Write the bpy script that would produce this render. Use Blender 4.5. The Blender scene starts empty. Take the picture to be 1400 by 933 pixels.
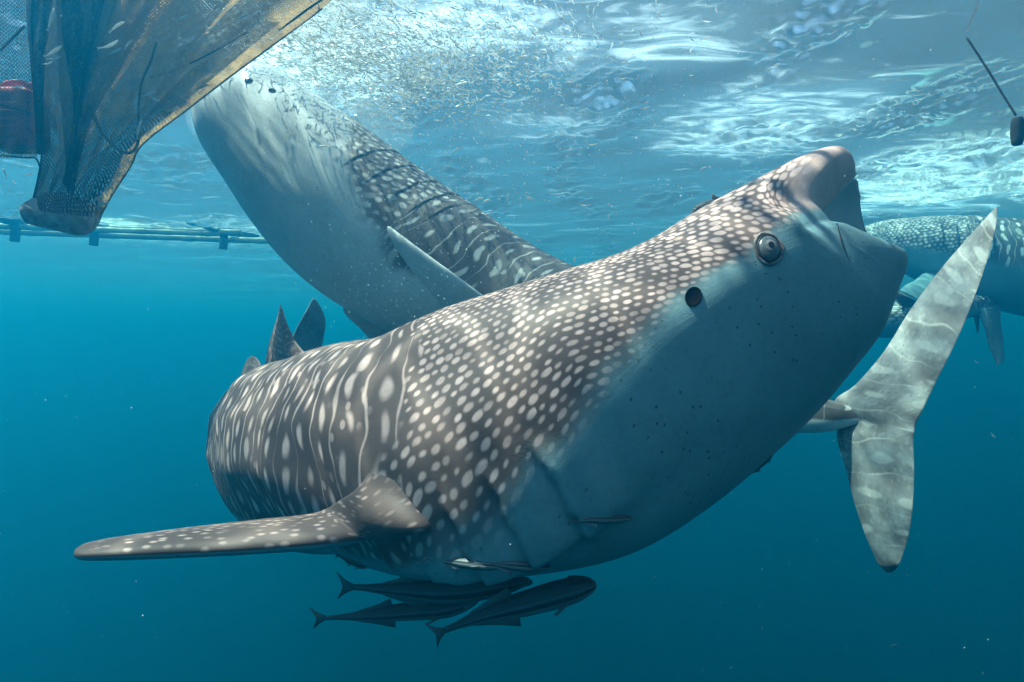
import bpy, bmesh, math, random
import numpy as np
from mathutils import Vector, Matrix
from mathutils.bvhtree import BVHTree

random.seed(7); rng = np.random.default_rng(7)
scene = bpy.context.scene
COL = scene.collection
R = math.radians

# ------------------------------------------------------------------ camera
CAM_DEPTH = 2.0            # metres below the mean water surface
FPX = 778.0                # focal length in pixels of a 1400 px wide picture
cam_data = bpy.data.cameras.new('camera')
cam_data.sensor_width = 36.0
cam_data.lens = FPX / 1400.0 * 36.0
cam_data.clip_start = 0.02
cam_data.clip_end = 2000.0
cam = bpy.data.objects.new('camera', cam_data)
cam.location = (0, 0, -CAM_DEPTH)
cam.rotation_euler = (R(90), 0, 0)
COL.objects.link(cam)
scene.camera = cam

# ------------------------------------------------------------------ sky, sun, exposure
SUN_DIR = Vector((-0.42, 0.09, 0.89)).normalized()      # towards the sun
elev = math.asin(SUN_DIR.z)
azim = math.atan2(SUN_DIR.x, SUN_DIR.y)                  # clockwise from +Y
world = bpy.data.worlds.new('World'); scene.world = world
world.use_nodes = True
wn = world.node_tree
for n in list(wn.nodes): wn.nodes.remove(n)
sky = wn.nodes.new('ShaderNodeTexSky'); sky.sky_type = 'NISHITA'; sky.sun_disc = False
sky.sun_elevation = elev; sky.sun_rotation = azim
bg = wn.nodes.new('ShaderNodeBackground'); bg.inputs['Strength'].default_value = 0.10
wo = wn.nodes.new('ShaderNodeOutputWorld')
wn.links.new(sky.outputs[0], bg.inputs[0]); wn.links.new(bg.outputs[0], wo.inputs[0])
sun_data = bpy.data.lights.new('sun', 'SUN')
sun_data.energy = 5.0; sun_data.angle = R(0.5); sun_data.color = (1.0, 0.91, 0.81)
sun = bpy.data.objects.new('sun', sun_data)
sun.rotation_euler = SUN_DIR.to_track_quat('Z', 'Y').to_euler()
sun.location = (0, 0, 30)
COL.objects.link(sun)
vs = scene.view_settings
vs.view_transform = 'Standard'; vs.look = 'None'; vs.gamma = 1.0; vs.use_curve_mapping = False
vs.exposure = 1.72
cy = scene.cycles
cy.use_denoising = True
cy.use_adaptive_sampling = True; cy.adaptive_threshold = 0.03
cy.max_bounces = 5; cy.diffuse_bounces = 2; cy.glossy_bounces = 3; cy.transmission_bounces = 2
cy.volume_bounces = 1; cy.transparent_max_bounces = 16
cy.sample_clamp_indirect = 6.0
cy.caustics_reflective = False; cy.caustics_refractive = False

# water optics (per metre): scattering and absorption for red, green, blue
SCAT = (0.0005, 0.0265, 0.0560)
ABSB = (0.115, 0.0265, 0.0150)
SCAT_G = 0.68

# ------------------------------------------------------------------ helpers
def at(px, py, d):
    """a place in the scene: picture direction (1400x933 frame) at distance d along the view"""
    return np.array([(px - 700.0) / FPX * d, d, -CAM_DEPTH + (466.5 - py) / FPX * d])

def atv(px, py, d): return Vector(at(px, py, d))

def link(o, parent=None):
    COL.objects.link(o)
    if parent is not None: o.parent = parent
    return o

def tag(o, label, cat, group=None, kind=None):
    if label: o['label'] = label
    if cat: o['category'] = cat
    if group: o['group'] = group
    if kind: o['kind'] = kind
    return o

def empty(name, loc, label, cat, group=None):
    o = bpy.data.objects.new(name, None); o.empty_display_size = 0.1
    o.location = loc; COL.objects.link(o)
    return tag(o, label, cat, group)

def mesh_obj(name, verts, faces, mat, parent=None, smooth=True, attrs=None):
    me = bpy.data.meshes.new(name)
    if isinstance(faces, np.ndarray) and faces.ndim == 2:
        V = np.asarray(verts, np.float32); k = faces.shape[1]
        me.vertices.add(len(V)); me.vertices.foreach_set('co', V.ravel())
        me.loops.add(faces.size); me.loops.foreach_set('vertex_index', np.ascontiguousarray(faces, np.int32).ravel())
        me.polygons.add(len(faces)); me.polygons.foreach_set('loop_start', np.arange(0, faces.size, k, dtype=np.int32))
        me.update(calc_edges=True)
    else:
        me.from_pydata([tuple(v) for v in verts], [], [tuple(f) for f in faces])
    if smooth: me.shade_smooth()
    if attrs:
        for k, a in attrs.items():
            at_ = me.attributes.new(k, 'FLOAT', 'POINT')
            at_.data.foreach_set('value', np.asarray(a, dtype=np.float32))
    if mat is not None: me.materials.append(mat)
    me.update()
    o = bpy.data.objects.new(name, me); COL.objects.link(o)
    if parent is not None:
        o.parent = parent
        o.matrix_parent_inverse = Matrix.Translation(-Vector(parent.location))
    return o

def recentre(o):
    """move a top-level mesh's origin into the middle of its own shape"""
    me = o.data
    co = np.empty(len(me.vertices) * 3, np.float32); me.vertices.foreach_get('co', co)
    co = co.reshape(-1, 3); c = (co.min(0) + co.max(0)) / 2
    me.vertices.foreach_set('co', (co - c).ravel()); me.update()
    o.location = Vector([float(x) for x in c])
    return o

def spline(keys, n):
    """cubic (Catmull-Rom, chord-parametrised) samples through the rows of keys"""
    K = np.asarray(keys, float)
    m = len(K)
    t = np.arange(m, dtype=float)
    # tangents
    T = np.zeros_like(K)
    T[1:-1] = (K[2:] - K[:-2]) / 2; T[0] = K[1] - K[0]; T[-1] = K[-1] - K[-2]
    q = np.linspace(0, m - 1, n) if np.isscalar(n) else np.asarray(n)
    i = np.clip(q.astype(int), 0, m - 2); f = (q - i)[:, None]
    h00 = 2*f**3 - 3*f**2 + 1; h10 = f**3 - 2*f**2 + f; h01 = -2*f**3 + 3*f**2; h11 = f**3 - f**2
    return h00*K[i] + h10*T[i] + h01*K[i+1] + h11*T[i+1]

def smooth(a, b, x):
    t = np.clip((x - a) / (b - a), 0, 1); return t*t*(3 - 2*t)

def nrm(v): return v / np.maximum(np.linalg.norm(v, axis=-1, keepdims=True), 1e-9)

# node expression helper ------------------------------------------------------
class NX:
    def __init__(s, nt, out): s.nt, s.o = nt, out
    def _m(s, op, *a, clamp=False):
        n = s.nt.nodes.new('ShaderNodeMath'); n.operation = op; n.use_clamp = clamp
        for i, x in enumerate((s,) + a):
            if isinstance(x, NX): s.nt.links.new(x.o, n.inputs[i])
            else: n.inputs[i].default_value = float(x)
        return NX(s.nt, n.outputs[0])
    def __add__(s, b): return s._m('ADD', b)
    def __radd__(s, b): return s._m('ADD', b)
    def __sub__(s, b): return s._m('SUBTRACT', b)
    def __rsub__(s, b): return s._m('MULTIPLY', -1)._m('ADD', b)
    def __mul__(s, b): return s._m('MULTIPLY', b)
    def __rmul__(s, b): return s._m('MULTIPLY', b)
    def __truediv__(s, b): return s._m('DIVIDE', b)
    def abs(s): return s._m('ABSOLUTE')
    def floor(s): return s._m('FLOOR')
    def sqrt(s): return s._m('SQRT')
    def sin(s): return s._m('SINE')
    def pow(s, b): return s._m('POWER', b)
    def max(s, b): return s._m('MAXIMUM', b)
    def min(s, b): return s._m('MINIMUM', b)
    def clamp(s): return s._m('ADD', 0.0, clamp=True)
    def step(s, a, b):
        """smooth step: 0 at a, 1 at b (either order)"""
        n = s.nt.nodes.new('ShaderNodeMapRange'); n.interpolation_type = 'SMOOTHSTEP'
        s.nt.links.new(s.o, n.inputs['Value'])
        if a < b: lo, hi, t0, t1 = a, b, 0.0, 1.0
        else: lo, hi, t0, t1 = b, a, 1.0, 0.0
        n.inputs['From Min'].default_value = lo; n.inputs['From Max'].default_value = hi
        n.inputs['To Min'].default_value = t0; n.inputs['To Max'].default_value = t1
        return NX(s.nt, n.outputs[0])

class Mat:
    def __init__(s, name):
        s.m = bpy.data.materials.new(name); s.m.use_nodes = True
        s.nt = s.m.node_tree
        for n in list(s.nt.nodes): s.nt.nodes.remove(n)
        s.out = s.nt.nodes.new('ShaderNodeOutputMaterial')
    def new(s, t): return s.nt.nodes.new(t)
    def attr(s, name):
        n = s.new('ShaderNodeAttribute'); n.attribute_name = name; return NX(s.nt, n.outputs['Fac'])
    def vec(s, x, y, z=0.0):
        n = s.new('ShaderNodeCombineXYZ')
        for i, v in enumerate((x, y, z)):
            if isinstance(v, NX): s.nt.links.new(v.o, n.inputs[i])
            else: n.inputs[i].default_value = v
        return NX(s.nt, n.outputs[0])
    def pos(s):
        n = s.new('ShaderNodeTexCoord'); return NX(s.nt, n.outputs['Object'])
    def wpos(s):
        n = s.new('ShaderNodeNewGeometry'); return NX(s.nt, n.outputs['Position'])
    def noise(s, vec, scale, detail=3, rough=0.5, dist=0.0, dim='3D'):
        n = s.new('ShaderNodeTexNoise'); n.noise_dimensions = dim
        if vec is not None: s.nt.links.new(vec.o, n.inputs['Vector'])
        n.inputs['Scale'].default_value = scale; n.inputs['Detail'].default_value = detail
        n.inputs['Roughness'].default_value = rough; n.inputs['Distortion'].default_value = dist
        return NX(s.nt, n.outputs['Fac'])
    def voronoi(s, vec, scale, feature='F1', rnd=1.0, dim='2D', out='Distance'):
        n = s.new('ShaderNodeTexVoronoi'); n.voronoi_dimensions = dim; n.feature = feature
        s.nt.links.new(vec.o, n.inputs['Vector']); n.inputs['Scale'].default_value = scale
        n.inputs['Randomness'].default_value = rnd
        return NX(s.nt, n.outputs[out])
    def white(s, vec):
        n = s.new('ShaderNodeTexWhiteNoise'); n.noise_dimensions = '3D'
        s.nt.links.new(vec.o, n.inputs['Vector']); return NX(s.nt, n.outputs['Value'])
    def mix(s, f, a, b):
        n = s.new('ShaderNodeMix'); n.data_type = 'RGBA'
        for key, v in ((0, f), (6, a), (7, b)):
            if isinstance(v, NX): s.nt.links.new(v.o, n.inputs[key])
            elif key == 0: n.inputs[0].default_value = v
            else: n.inputs[key].default_value = (*v, 1.0)
        return NX(s.nt, n.outputs[2])
    def bump(s, h, strength=0.3, dist=0.01):
        n = s.new('ShaderNodeBump'); n.inputs['Strength'].default_value = strength
        n.inputs['Distance'].default_value = dist; s.nt.links.new(h.o, n.inputs['Height'])
        return NX(s.nt, n.outputs[0])
    def principled(s, col, rough=0.6, spec=0.25, normal=None, alpha=None, **kw):
        n = s.new('ShaderNodeBsdfPrincipled')
        for key, v in (('Base Color', col), ('Roughness', rough), ('Specular IOR Level', spec),
                       ('Normal', normal), ('Alpha', alpha)) + tuple(kw.items()):
            if v is None: continue
            if isinstance(v, NX): s.nt.links.new(v.o, n.inputs[key])
            elif key == 'Base Color': n.inputs[key].default_value = (*v, 1.0)
            else: n.inputs[key].default_value = v
        s.nt.links.new(n.outputs[0], s.out.inputs['Surface'])
        return n

# ------------------------------------------------------------------ the water: surface seen from below
def wave_field(x, y):
    g = np.random.default_rng(21)
    z = np.zeros_like(x)
    env = np.zeros_like(x)
    for k in range(7):
        th = g.uniform(0, 6.283); l = g.uniform(.9, 2.6)
        env = env + np.sin((math.cos(th)*x + math.sin(th)*y*.6)*6.283/l + g.uniform(0, 6.283))
    env = smooth(-.6, 3.0, env)
    for lam, amp, cnt, ruff in ((5.0, .020, 3, 0), (2.6, .011, 5, 0), (1.3, .0080, 7, .3), (.62, .0046, 10, .7), (.33, .0032, 14, .92), (.17, .0021, 16, 1), (.095, .0010, 16, 1)):
        for k in range(cnt):
            th = g.normal(1.35, 0.55 if lam > .5 else .9); ph = g.uniform(0, 6.283); l = lam * g.uniform(.75, 1.3)
            kx, ky = math.cos(th) * 6.283 / l, math.sin(th) * 6.283 / l
            z = z + amp * g.uniform(.5, 1.0) * (1 - ruff + ruff*env*1.5) * np.sin(kx*x + ky*y + ph + .7*np.sin(.31*kx*y - .27*ky*x + ph*2))
    return z

def build_surface():
    nr = 760
    r = np.concatenate([[0.0], np.concatenate([np.geomspace(0.6, 14.0, nr - 120), np.geomspace(14.4, 160.0, 119)])])
    th = np.concatenate([np.linspace(-.85, .85, 860, endpoint=False), np.linspace(.85, 2*np.pi - .85, 140, endpoint=False)])
    nt = len(th)
    Rr, T = np.meshgrid(r, th, indexing='ij')
    X, Y = Rr*np.sin(T), Rr*np.cos(T)
    Z = wave_field(X, Y) * (1 - smooth(25, 70, Rr))
    v = np.stack([X, Y, Z], -1).reshape(-1, 3)
    idx = np.arange(nr*nt).reshape(nr, nt)
    a = idx[:-1]; b = idx[1:]
    f = np.stack([a, b, np.roll(b, -1, 1), np.roll(a, -1, 1)], -1).reshape(-1, 4)[:, ::-1]
    M = Mat('water_surface')
    w = M.wpos()
    gl = M.new('ShaderNodeBsdfGlossy'); gl.inputs['Roughness'].default_value = 0.06
    gl.inputs['Color'].default_value = (0.97, 0.98, 1.0, 1)
    tr = M.new('ShaderNodeBsdfTransparent')
    # painted caustic web in the transparency colour, dappling the sun on things below
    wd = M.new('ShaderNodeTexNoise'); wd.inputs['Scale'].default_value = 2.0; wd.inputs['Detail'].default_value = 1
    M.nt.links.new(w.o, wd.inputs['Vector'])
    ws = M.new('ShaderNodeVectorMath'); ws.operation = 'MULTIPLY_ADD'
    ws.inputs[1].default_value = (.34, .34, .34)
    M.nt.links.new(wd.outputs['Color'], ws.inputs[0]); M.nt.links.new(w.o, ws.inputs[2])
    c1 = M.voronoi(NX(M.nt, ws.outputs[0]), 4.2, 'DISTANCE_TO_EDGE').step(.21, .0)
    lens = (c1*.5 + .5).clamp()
    caustic_tint = M.mix(lens, (0, 0, 0), (1, 1, 1))
    M.nt.links.new(caustic_tint.o, tr.inputs['Color'])
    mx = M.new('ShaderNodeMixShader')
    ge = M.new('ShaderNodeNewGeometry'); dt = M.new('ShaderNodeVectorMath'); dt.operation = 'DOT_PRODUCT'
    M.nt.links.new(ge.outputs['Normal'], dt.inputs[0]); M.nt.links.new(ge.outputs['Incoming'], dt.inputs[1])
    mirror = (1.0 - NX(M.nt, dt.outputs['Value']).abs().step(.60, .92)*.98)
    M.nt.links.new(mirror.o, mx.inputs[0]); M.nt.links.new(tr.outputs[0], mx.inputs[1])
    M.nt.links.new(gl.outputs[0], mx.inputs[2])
    # pale film added to brighten the surface, patches stand in for glare and reflections
    sp = M.new('ShaderNodeSeparateXYZ'); M.nt.links.new(w.o, sp.inputs[0])
    X_, Y_ = NX(M.nt, sp.outputs[0]), NX(M.nt, sp.outputs[1])
    patch = None
    for cx, cy_, rx, ry, k in ((2.3, 5.2, 1.0, 1.1, 1.0), (.75, 3.75, 1.0, .5, .9), (5.4, 7.2, 2.2, 2.2, .95), (-1.5, 4.1, .75, .7, 1.35), (-.3, 3.6, .8, .45, 1.0), (.3, 5.2, .7, .5, .55), (-5.0, 10.5, 4.5, 1.6, .8)):
        e = ((X_ - cx)/rx)*((X_ - cx)/rx) + ((Y_ - cy_)/ry)*((Y_ - cy_)/ry)
        q = e.step(1.6, .1)*k
        patch = q if patch is None else patch.max(q)
    fn = M.noise(M.vec(X_*1.5, Y_*3.6), 1.0, 5, .62, 1.6)
    bright_film = (fn + patch*.20).step(.58, .90)*.26 + patch*.035 + .045
    wt = M.new('ShaderNodeBsdfTranslucent'); wt.inputs['Color'].default_value = (.74, .88, 1.0, 1)
    mf = M.new('ShaderNodeMixShader')
    M.nt.links.new(bright_film.o, mf.inputs[0]); M.nt.links.new(mx.outputs[0], mf.inputs[1]); M.nt.links.new(wt.outputs[0], mf.inputs[2])
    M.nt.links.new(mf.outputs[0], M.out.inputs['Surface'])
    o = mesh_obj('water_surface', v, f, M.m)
    o['kind'] = 'structure'
    return o

def build_haze():
    h = 140.0; z0, z1 = -90.0, 0.6
    v = [(x, y, z) for z in (z0, z1) for x, y in ((-h, -h), (h, -h), (h, h), (-h, h))]
    f = [(3, 2, 1, 0), (4, 5, 6, 7), (0, 1, 5, 4), (1, 2, 6, 5), (2, 3, 7, 6), (3, 0, 4, 7)]
    M = Mat('sea_water')
    s = M.new('ShaderNodeVolumeScatter'); a = M.new('ShaderNodeVolumeAbsorption'); add = M.new('ShaderNodeAddShader')
    ds = max(SCAT); s.inputs['Density'].default_value = ds
    s.inputs['Color'].default_value = (*[c/ds for c in SCAT], 1); s.inputs['Anisotropy'].default_value = SCAT_G
    da = 0.2; a.inputs['Density'].default_value = da
    a.inputs['Color'].default_value = (*[1 - c/da for c in ABSB], 1)
    M.nt.links.new(s.outputs[0], add.inputs[0]); M.nt.links.new(a.outputs[0], add.inputs[1])
    M.nt.links.new(add.outputs[0], M.out.inputs['Volume'])
    o = mesh_obj('haze', v, f, M.m, smooth=False)
    o['kind'] = 'stuff'
    o['label'] = 'clear blue sea water that fades distant things'
    return o

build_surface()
build_haze()

# ------------------------------------------------------------------ shark skin
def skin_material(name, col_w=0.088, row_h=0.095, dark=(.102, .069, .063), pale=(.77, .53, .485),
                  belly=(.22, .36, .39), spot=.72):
    M = Mat(name)
    pu, pv, hd, bl = M.attr('pu'), M.attr('pv'), M.attr('head'), M.attr('belly')
    fin, slit, ins, nose = M.attr('fin'), M.attr('slit'), M.attr('inside'), M.attr('nose')
    p = M.pos()
    uv = M.vec(pu, pv)
    wob = M.noise(uv, 4.0, 2, .5) - .5
    wob2 = M.noise(M.vec(pu + 9.3, pv), 3.2, 2, .5) - .5
    # head: crowded roundish spots in a dark web
    qu, qv = M.attr('qu'), M.attr('qv')
    hrow = (qv + wob2*1.3) / .86
    hri = hrow.floor()
    hcol = qu + wob*1.3 + (hri*.5 - (hri*.5).floor()) + M.white(M.vec(hri, 7.0))*.3
    hci = hcol.floor()
    h1 = M.white(M.vec(hci, hri, 11.0)); h2 = M.white(M.vec(hci, hri, 12.0)); h3 = M.white(M.vec(hci, hri, 13.0))
    mid = pu.step(.45, 1.15)
    hu = hcol - hci - .5 + (h1 - .5)*.30; hw = (hrow - hri - .5 + (h2 - .5)*.30)*.92
    rag = M.noise(M.vec(qu, qv), 1.3, 3, .6) - .5
    hdist = (hu*hu*(h2*.5 + .95) + hw*hw*(mid*1.1 + 1.0)).sqrt() + rag*.20
    hs = (hdist + mid*.045 + (h3 - .5)*.26).step(.53, .24) * (h1*.5 + .55) * (M.noise(uv, 11.0, 3, .6).step(.22, .52)*.45 + .55)
    # body: columns of spots between thin upright lines
    c = (pu + wob*.15 + (M.noise(uv, 1.7, 1) - .5)*.16) / col_w
    ci = c.floor(); fc = c - ci - .5
    rowv = (pv + wob2*.05) / row_h + M.white(M.vec(ci, 3.7))
    ri = rowv.floor(); fr = rowv - ri - .5
    r1 = M.white(M.vec(ci, ri, 1.0)); r2 = M.white(M.vec(ci, ri, 2.0)); r3 = M.white(M.vec(ci, ri, 3.0))
    ex = (fc - (r1 - .5)*.25) * col_w; ey = (fr - (r2 - .5)*.35) * row_h * .38
    ed = (ex*ex + ey*ey).sqrt() - (r3*.011 + .0085)*spot
    bs = ed.step(.007, -.005) * (r1*.35 + .65)
    # small filler dots
    dv = M.vec((pu + wob*.04) / (col_w*.52), (pv + wob2*.05) / (row_h*.6))
    dots = M.voronoi(dv, 1.0, 'F1', .8).step(.24, .15) * M.noise(uv, 3.0, 1).step(.56, .66) * .5
    ln = (fc.abs() - .5).abs() * col_w
    lw = M.noise(M.vec(pu*2.0, pv*5.0), 1.0, 2)
    line = (ln - (lw - .40)*.020).step(.004, -.002) * .68
    body = bs.max(line).max(dots)
    hz = (hd + (M.noise(uv, 4.5, 3, .6) - .5)*1.3).step(.45, .55)
    pat = body + (hs - body) * hz
    fs = M.voronoi(M.vec(pu / .048, pv / .026), 1.0, 'F1', .9).step(.32, .08) * M.noise(uv, 5.0, 2).step(.36, .60)*.8
    pat = pat + (fs*.85 - pat) * fin
    pat = pat.max(nose*.80)
    streak = M.noise(M.vec(pu*3.0, pv*26.0), 1.0, 3, .6)
    blot = M.noise(p, 3.5, 4, .6)
    dk = M.mix(blot.step(.3, .75), dark, tuple(x*1.5 for x in dark))
    pl = M.mix(M.noise(p, 14.0, 3).step(.35, .7), pale, tuple(x*.82 for x in pale))
    col = M.mix((pat * (streak*.35 + .8)).clamp(), dk, pl)
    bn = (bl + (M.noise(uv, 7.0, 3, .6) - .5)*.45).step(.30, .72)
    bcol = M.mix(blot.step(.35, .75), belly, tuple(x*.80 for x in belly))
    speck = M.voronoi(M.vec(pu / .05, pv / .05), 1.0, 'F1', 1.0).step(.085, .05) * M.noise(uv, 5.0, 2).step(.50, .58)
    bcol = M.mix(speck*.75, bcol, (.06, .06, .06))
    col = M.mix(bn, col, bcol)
    mott = M.noise(p, 60.0, 3, .6)
    col = M.mix((mott.step(.45, .8))*.22, col, dark)
    col = M.mix(slit.clamp(), col, (.012, .012, .013))  # near-black painted along the gill slits, standing in for shade in the grooves
    col = M.mix(ins.clamp(), col, (.74, .71, .69))
    hgt = M.noise(p, 180.0, 3, .6)*.4 + M.noise(M.vec(pu*6.0, pv*60.0), 1.0, 3)*.35
    M.principled(col, rough=.55, spec=.18, normal=M.bump(hgt, .28, .006))
    return M.m

ATTRS = ('pu', 'pv', 'head', 'belly', 'fin', 'slit', 'inside', 'nose', 'qu', 'qv')

class Shell:
    """collects the lofted shells of one animal into one mesh"""
    def __init__(s): s.v, s.f, s.a, s.n = [], [], {k: [] for k in ATTRS}, 0
    def grid(s, P, attrs, wrap=True, cap0=False, cap1=False):
        n, m = P.shape[:2]
        idx = np.arange(n*m).reshape(n, m) + s.n
        if wrap:
            a, b = idx[:-1], idx[1:]
            q = np.stack([a, np.roll(a, -1, 1), np.roll(b, -1, 1), b], -1).reshape(-1, 4)
        else:
            q = np.stack([idx[:-1, :-1], idx[:-1, 1:], idx[1:, 1:], idx[1:, :-1]], -1).reshape(-1, 4)
        s.f += q.tolist()
        if cap0: s.f.append(idx[0][::-1].tolist())
        if cap1: s.f.append(idx[-1].tolist())
        s.v.append(P.reshape(-1, 3))
        for k in ATTRS:
            x = attrs.get(k, 0.0)
            s.a[k].append(np.broadcast_to(np.asarray(x, float), (n, m)).ravel())
        s.n += n*m
    def build(s, name, mat, parent=None):
        return mesh_obj(name, np.concatenate(s.v), s.f, mat, parent, True,
                        {k: np.concatenate(v) for k, v in s.a.items()})

def fin(sh, secs, npts=40, nspan=60, pu0=0.0, both=1.0, belly=0.0, finw=1.0, p=0.6, belly_under=0.0):
    """secs: rows (leading-edge xyz, trailing-edge xyz, thickness); lofted as a rounded foil"""
    K = spline(np.array([[*a, *b, t] for a, b, t in secs]), nspan)
    le, te, th = K[:, :3], K[:, 3:6], K[:, 6]
    mid = (le + te) / 2
    span = np.gradient(mid, axis=0)
    chord = te - le
    nor = nrm(np.cross(nrm(chord), nrm(span)))
    a = np.linspace(0, 2*np.pi, npts, endpoint=False)
    x = (1 - np.cos(a)) / 2                       # 0 leading edge .. 1 trailing edge
    y = np.sin(a) * (1.0 - .72*x**1.2)             # thick in front, thin behind
    P = le[:, None] + chord[:, None]*x[None, :, None] + nor[:, None]*(y[None, :, None]*th[:, None, None]/2)
    ln = np.concatenate([[0], np.cumsum(np.linalg.norm(np.diff(mid, axis=0), axis=1))])
    cl = np.linalg.norm(chord, axis=1)
    pu = pu0 + np.broadcast_to(ln[:, None], P.shape[:2])
    pv = cl[:, None]*x[None] + 3.0*(np.sin(a) < 0)[None]
    bel = belly + belly_under*(np.sin(a) < 0)[None]*np.ones_like(pu)
    sh.grid(P, dict(pu=pu, pv=pv, fin=finw, belly=bel), cap0=True, cap1=True)
    return P

def body(sh, rings, n=520, m=144, tail_pu=None, mouth=None, gills=None, ridge=None, belly_line=1.75, head_end=1.35,
         wscale=1.0, expo=2.15, disp=None, kup=None, nose_pale=.0, slit_dark=.5, cells=((0, .05), (9, .05))):
    """rings: rows top px, top py, bottom px, bottom py, distance, width/height; snout first"""
    K = np.array(rings, float)
    d = K[:, 4]
    top = np.stack([at(a, b, z) for a, b, z in zip(K[:, 0], K[:, 1], d)])
    bot = np.stack([at(a, b, z) for a, b, z in zip(K[:, 2], K[:, 3], d)])
    rows = np.concatenate([top, bot, K[:, 5:6]], 1)
    # near-uniform sampling along the axis
    fine = spline(rows, 4000); cen = (fine[:, :3] + fine[:, 3:6])/2
    L = np.concatenate([[0], np.cumsum(np.linalg.norm(np.diff(cen, axis=0), axis=1))])
    q = np.interp(np.linspace(0, 1, n)**1.25*L[-1], L, np.linspace(0, len(rows)-1, 4000))
    S = spline(rows, q)
    t, b, wr = S[:, :3], S[:, 3:6], S[:, 6]
    C = (t + b)/2; U = (t - b)/2; h = np.linalg.norm(U, axis=1)
    T = nrm(np.gradient(C, axis=0))                       # snout -> tail
    for _ in range(6): T[1:-1] = nrm(T[:-2] + 2*T[1:-1] + T[2:])
    s0_ = np.concatenate([[0], np.cumsum(np.linalg.norm(np.diff(C, axis=0), axis=1))])
    k0 = int(np.searchsorted(s0_, .18)); T[:k0] = nrm(C[k0 + 12] - C[k0 - 2] if k0 > 2 else T[k0])
    Sd = nrm(np.cross(T, U))                              # sideways
    s = np.concatenate([[0], np.cumsum(np.linalg.norm(np.diff(C, axis=0), axis=1))])
    phi = np.linspace(-np.pi, np.pi, m, endpoint=False)
    cp, sp = np.cos(phi), np.sin(phi)
    e = 2/expo
    cu = np.sign(cp)*np.abs(cp)**e; su = np.sign(sp)*np.abs(sp)**e
    if kup is None: ku = np.full(n, .5)
    else: ku = np.interp(s, [a for a, _ in kup], [b_ for _, b_ in kup]); ku = np.convolve(np.pad(ku, 20, 'edge'), np.ones(41)/41, 'valid')
    Ca = C + U*(1 - 2*ku)[:, None]
    up = np.where(cu[None] >= 0, (2*ku)[:, None]*cu[None], (2*(1 - ku))[:, None]*cu[None])
    P = Ca[:, None] + U[:, None]*up[..., None] + (Sd*(h*wr*wscale)[:, None])[:, None]*su[None, :, None]
    PHI = np.broadcast_to(phi, (n, m)); SS = np.broadcast_to(s[:, None], (n, m))
    rad = (h*(1 + wr)/2)[:, None]
    N = nrm(P - C[:, None])
    if not np.isscalar(belly_line): belly_line = np.interp(SS, [a for a, _ in belly_line], [b_ for _, b_ in belly_line])
    slit = np.zeros((n, m)); ins = np.zeros((n, m))
    if mouth:
        back, a0, a1, reach, back2 = mouth
        back = np.where(PHI < 0, back, back2)
        ap = np.abs(PHI)
        off = -back*smooth(R(6), R(a0), ap)*(1 - np.clip((-np.cos(ap) - math.cos(math.pi - R(a1)))/(1 - math.cos(math.pi - R(a1))), 0, 1))*np.exp(-(SS/reach)**2)
        A0 = nrm(C[np.searchsorted(s, .45)] - C[0])
        P = P - A0*off[..., None]
    if ridge:
        s0, amp, angs = ridge
        g = smooth(s0, s0 + .5, SS)*(1 - smooth(s[-1]*.86, s[-1]*.97, SS))
        dd = np.zeros((n, m))
        for an in angs: dd += np.exp(-((np.abs(PHI) - R(an))/.11)**2)
        P = P + N*(dd*g*amp)[..., None]
    if gills:
        gs, a0, a1, amp, sl = gills
        win = smooth(R(a0), R(a0 + 14), np.abs(PHI))*(1 - smooth(R(a1 - 22), R(a1), np.abs(PHI)))
        slant = SS + sl*((np.abs(PHI) - R((a0 + a1)/2)) + .3*np.cos((np.abs(PHI) - R(a0))*3))
        dd = np.zeros((n, m)); prev = gs[0] - (gs[1] - gs[0])
        for g in gs:
            f = np.clip((slant - prev)/(g - prev), 0, 1)
            dd += np.where((slant > prev) & (slant <= g), f**1.7, 0.0)
            slit = np.maximum(slit, np.exp(-((slant - g - .004)/.006)**2)*win)
            prev = g
        P = P + N*(dd*win*amp)[..., None]
    if disp is not None: P = P + N*disp(SS, PHI)[..., None]
    hd = 1 - smooth(head_end - .45, head_end + .15, SS)
    pv = PHI*np.maximum(rad, .12)
    bl = smooth(belly_line - .38, belly_line + .38, np.abs(PHI) + .0*SS)
    nose = (1 - smooth(nose_pale*.3, nose_pale, SS)) if nose_pale else np.zeros_like(SS)
    cs = np.interp(s, [a for a, _ in cells], [b_ for _, b_ in cells])
    qu = np.broadcast_to(np.concatenate([[0], np.cumsum(np.diff(s)/cs[1:])])[:, None], (n, m)); qv = pv/cs[:, None]
    A = dict(qu=qu, qv=qv, pu=SS, pv=pv, head=hd, belly=bl, slit=slit*slit_dark, inside=ins, nose=nose)
    sh.grid(P, A, cap1=True)
    return dict(P=P, C=C, U=U, S=Sd, T=T, s=s, h=h, phi=phi)

def mouth_inside(sh, B, depth=.30, k=22):
    """lining of the open mouth, turned in from the lip ring"""
    P0, C0, T0 = B['P'][0], B['P'][0].mean(0), nrm(B['C'][np.searchsorted(B['s'], .45)] - B['C'][0])
    rows = []
    for i in range(k):
        f = i/(k - 1)
        sc = 1 - .10*smooth(0, .18, f) - .55*max(0, f - .18)**1.5
        bulge = .018*math.sin(min(1, f/.12)*math.pi)
        q = C0 + (P0 - C0)*sc + T0*(f*depth - bulge)
        rows.append(q)
    Q = np.array(rows)[:, ::-1]
    sh.grid(Q, dict(pu=.2, pv=3.0, head=1, belly=1, inside=np.linspace(.15, 1, k)[:, None]*np.ones((k, Q.shape[1]))), cap1=True)

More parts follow.
